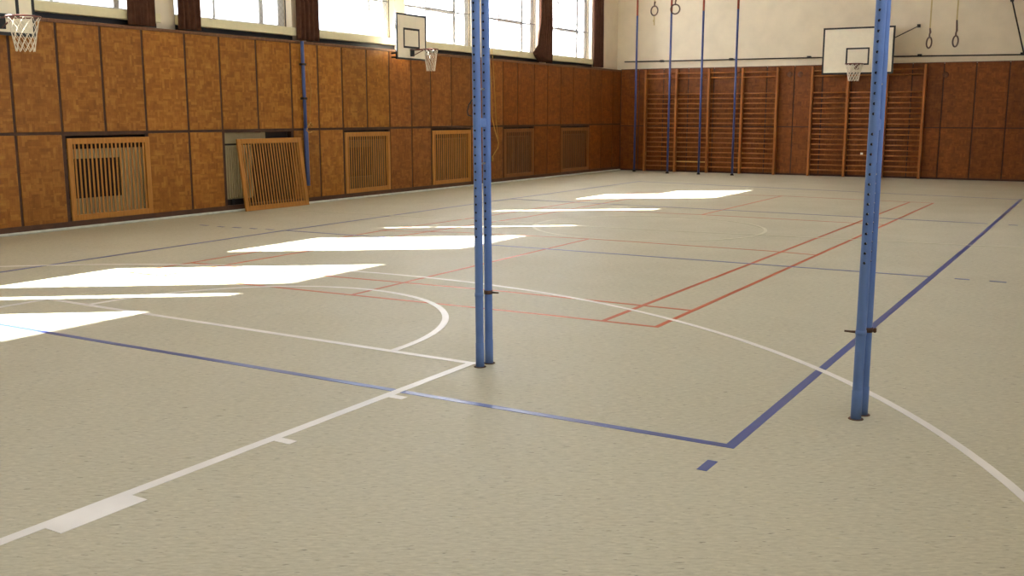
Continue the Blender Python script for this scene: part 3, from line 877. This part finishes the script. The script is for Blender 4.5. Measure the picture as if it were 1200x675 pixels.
rl = empty('wall_rail', fw(-5.5, 3.16, 0.05), 'thin dark pipe running along the far wall above the panels', 'pipe rail')
MB().tube([fw(-11.25, 3.185, 0.06), fw(-5.6, 3.165, 0.06)], 0.017, 8).tube([fw(-5.6, 3.165, 0.06), fw(XR - 0.1, 3.07, 0.06)], 0.017, 8).build('pipe', M['iron'], rl)
for x in (-10.1, -8.05, -5.9, -3.1, -0.73, 1.5):
    z = 3.18 - 0.0105 * max(0, x + 5.6)
    m = MB(); fbox(m, x - 0.05, x + 0.05, z - 0.025, z + 0.035, -0.05, 0.065, 0.006); m.build('bracket', M['iron'], rl)

st = empty('wall_strut', fw(-0.716, 3.1, 0.05), 'dark slanting strut on the far wall at the right edge of the view', 'strut')
MB().tube([fw(-0.70, 3.13, 0.09), fw(-1.06, 4.425, 0.09), fw(-1.30, 5.29, 0.09)], 0.018, 8).build('rod', M['iron'], st)
m = MB(); fbox(m, -1.10, -1.02, 4.39, 4.47, -0.05, 0.09, 0.005); m.build('clip', M['iron'], st)
m = MB(); fbox(m, -1.34, -1.26, 5.25, 5.33, -0.05, 0.09, 0.005); m.build('clip', M['iron'], st)
for x, z, l in ((-6.39, 2.74, 'dark metal rosette on the far wall panel nearer the climbing poles'), (-6.11, 2.735, 'dark metal rosette on the far wall panel nearer the far backboard'), (-2.45, 2.66, 'dark metal rosette on the far wall right of the wall bars')):
    o = empty('wall_rosette', fw(x, z, 0.0), l, 'wall fitting', 'metal rosettes on the far wall')
    m = MB(); m.lathe([(0.0, 0.012), (0.05, 0.012), (0.075, 0.004), (0.075, 0.0)], 16)
    Mx = Matrix.Translation(fw(x, z, 0.001)) @ Matrix.Rotation(math.atan(SL), 4, 'Z') @ Matrix.Rotation(PI / 2, 4, 'X')
    m.v = [Mx @ v for v in m.v]; m.build('plate', M['rosette'], o)
    m = MB(); cc = fw(x, z - 0.03, 0.03)
    m.tube([cc + Vector((0.04 * math.cos(2 * PI * i / 16), 0, 0.04 * math.sin(2 * PI * i / 16))) for i in range(16)], 0.008, 6, closed=True); m.build('eye', M['rosette'], o)

# ------------------------------------------------------------------ light
w = bpy.data.worlds.new('sky'); sc.world = w; w.use_nodes = True
bg = w.node_tree.nodes['Background']; bg.inputs[0].default_value = (0.86, 0.94, 1.07, 1); bg.inputs[1].default_value = 3.8
sun = bpy.data.lights.new('sun', 'SUN'); sun.energy = 55.0; sun.angle = math.radians(0.55); sun.color = (1.0, 0.97, 0.92)
so = bpy.data.objects.new('sun', sun); COL.objects.link(so)
so.rotation_euler = Vector((1.0, 0.765, -0.838)).to_track_quat('-Z', 'Y').to_euler()
def portal(loc, d, sx_, sy_):
    pl = bpy.data.lights.new('portal', 'AREA'); pl.shape = 'RECTANGLE'; pl.size = sx_; pl.size_y = sy_
    pl.cycles.is_portal = True
    po = bpy.data.objects.new('window_portal', pl); COL.objects.link(po); po.location = loc
    z = -Vector(d); y = Vector((0, 0, 1)); x = y.cross(z)
    po.matrix_world = Matrix((( x.x, y.x, z.x, loc[0]), (x.y, y.y, z.y, loc[1]), (x.z, y.z, z.z, loc[2]), (0, 0, 0, 1)))


for k in ks: portal((WX - 0.37, ws(k) + WL / 2, (Z0 + Z1) / 2), (1, 0, 0), WL, 2.27)
for a, b in RW: portal((XR + 0.31, (a + b) / 2, (RZ0 + RZ1) / 2), (-1, 0, 0), b - a, RZ1 - RZ0)

# ------------------------------------------------------------------ camera
cam = bpy.data.cameras.new('camera'); co = bpy.data.objects.new('camera', cam); COL.objects.link(co)
cam.sensor_width = 36.0; cam.lens = 36.0 * 1173.5305 / 1200; cam.clip_end = 200
Rv = Vector((0.8565010627, 0.5161445162, 0.0008763329)); Uv = Vector((-0.0885973352, 0.1453472154, 0.9854058550)); Fv = Vector((-0.5084844558, 0.8440788028, -0.1702190732))
co.matrix_world = Matrix((
    (Rv.x, Uv.x, -Fv.x, 1.5493), (Rv.y, Uv.y, -Fv.y, -4.6351), (Rv.z, Uv.z, -Fv.z, 1.6354), (0, 0, 0, 1)))
sc.camera = co
for o in bpy.data.objects:
    if '_w' in o: del o['_w']

# ------------------------------------------------------------------ view
vs_ = sc.view_settings
sc.display_settings.display_device = 'sRGB'
vs_.view_transform = 'Standard'; vs_.look = 'None'; vs_.gamma = 1.0; vs_.use_curve_mapping = False
vs_.exposure = 0.71
sc.cycles.max_bounces = 12; sc.cycles.diffuse_bounces = 8; sc.cycles.transparent_max_bounces = 12
sc.cycles.caustics_reflective = False; sc.cycles.caustics_refractive = False
sc.cycles.sample_clamp_indirect = 8.0
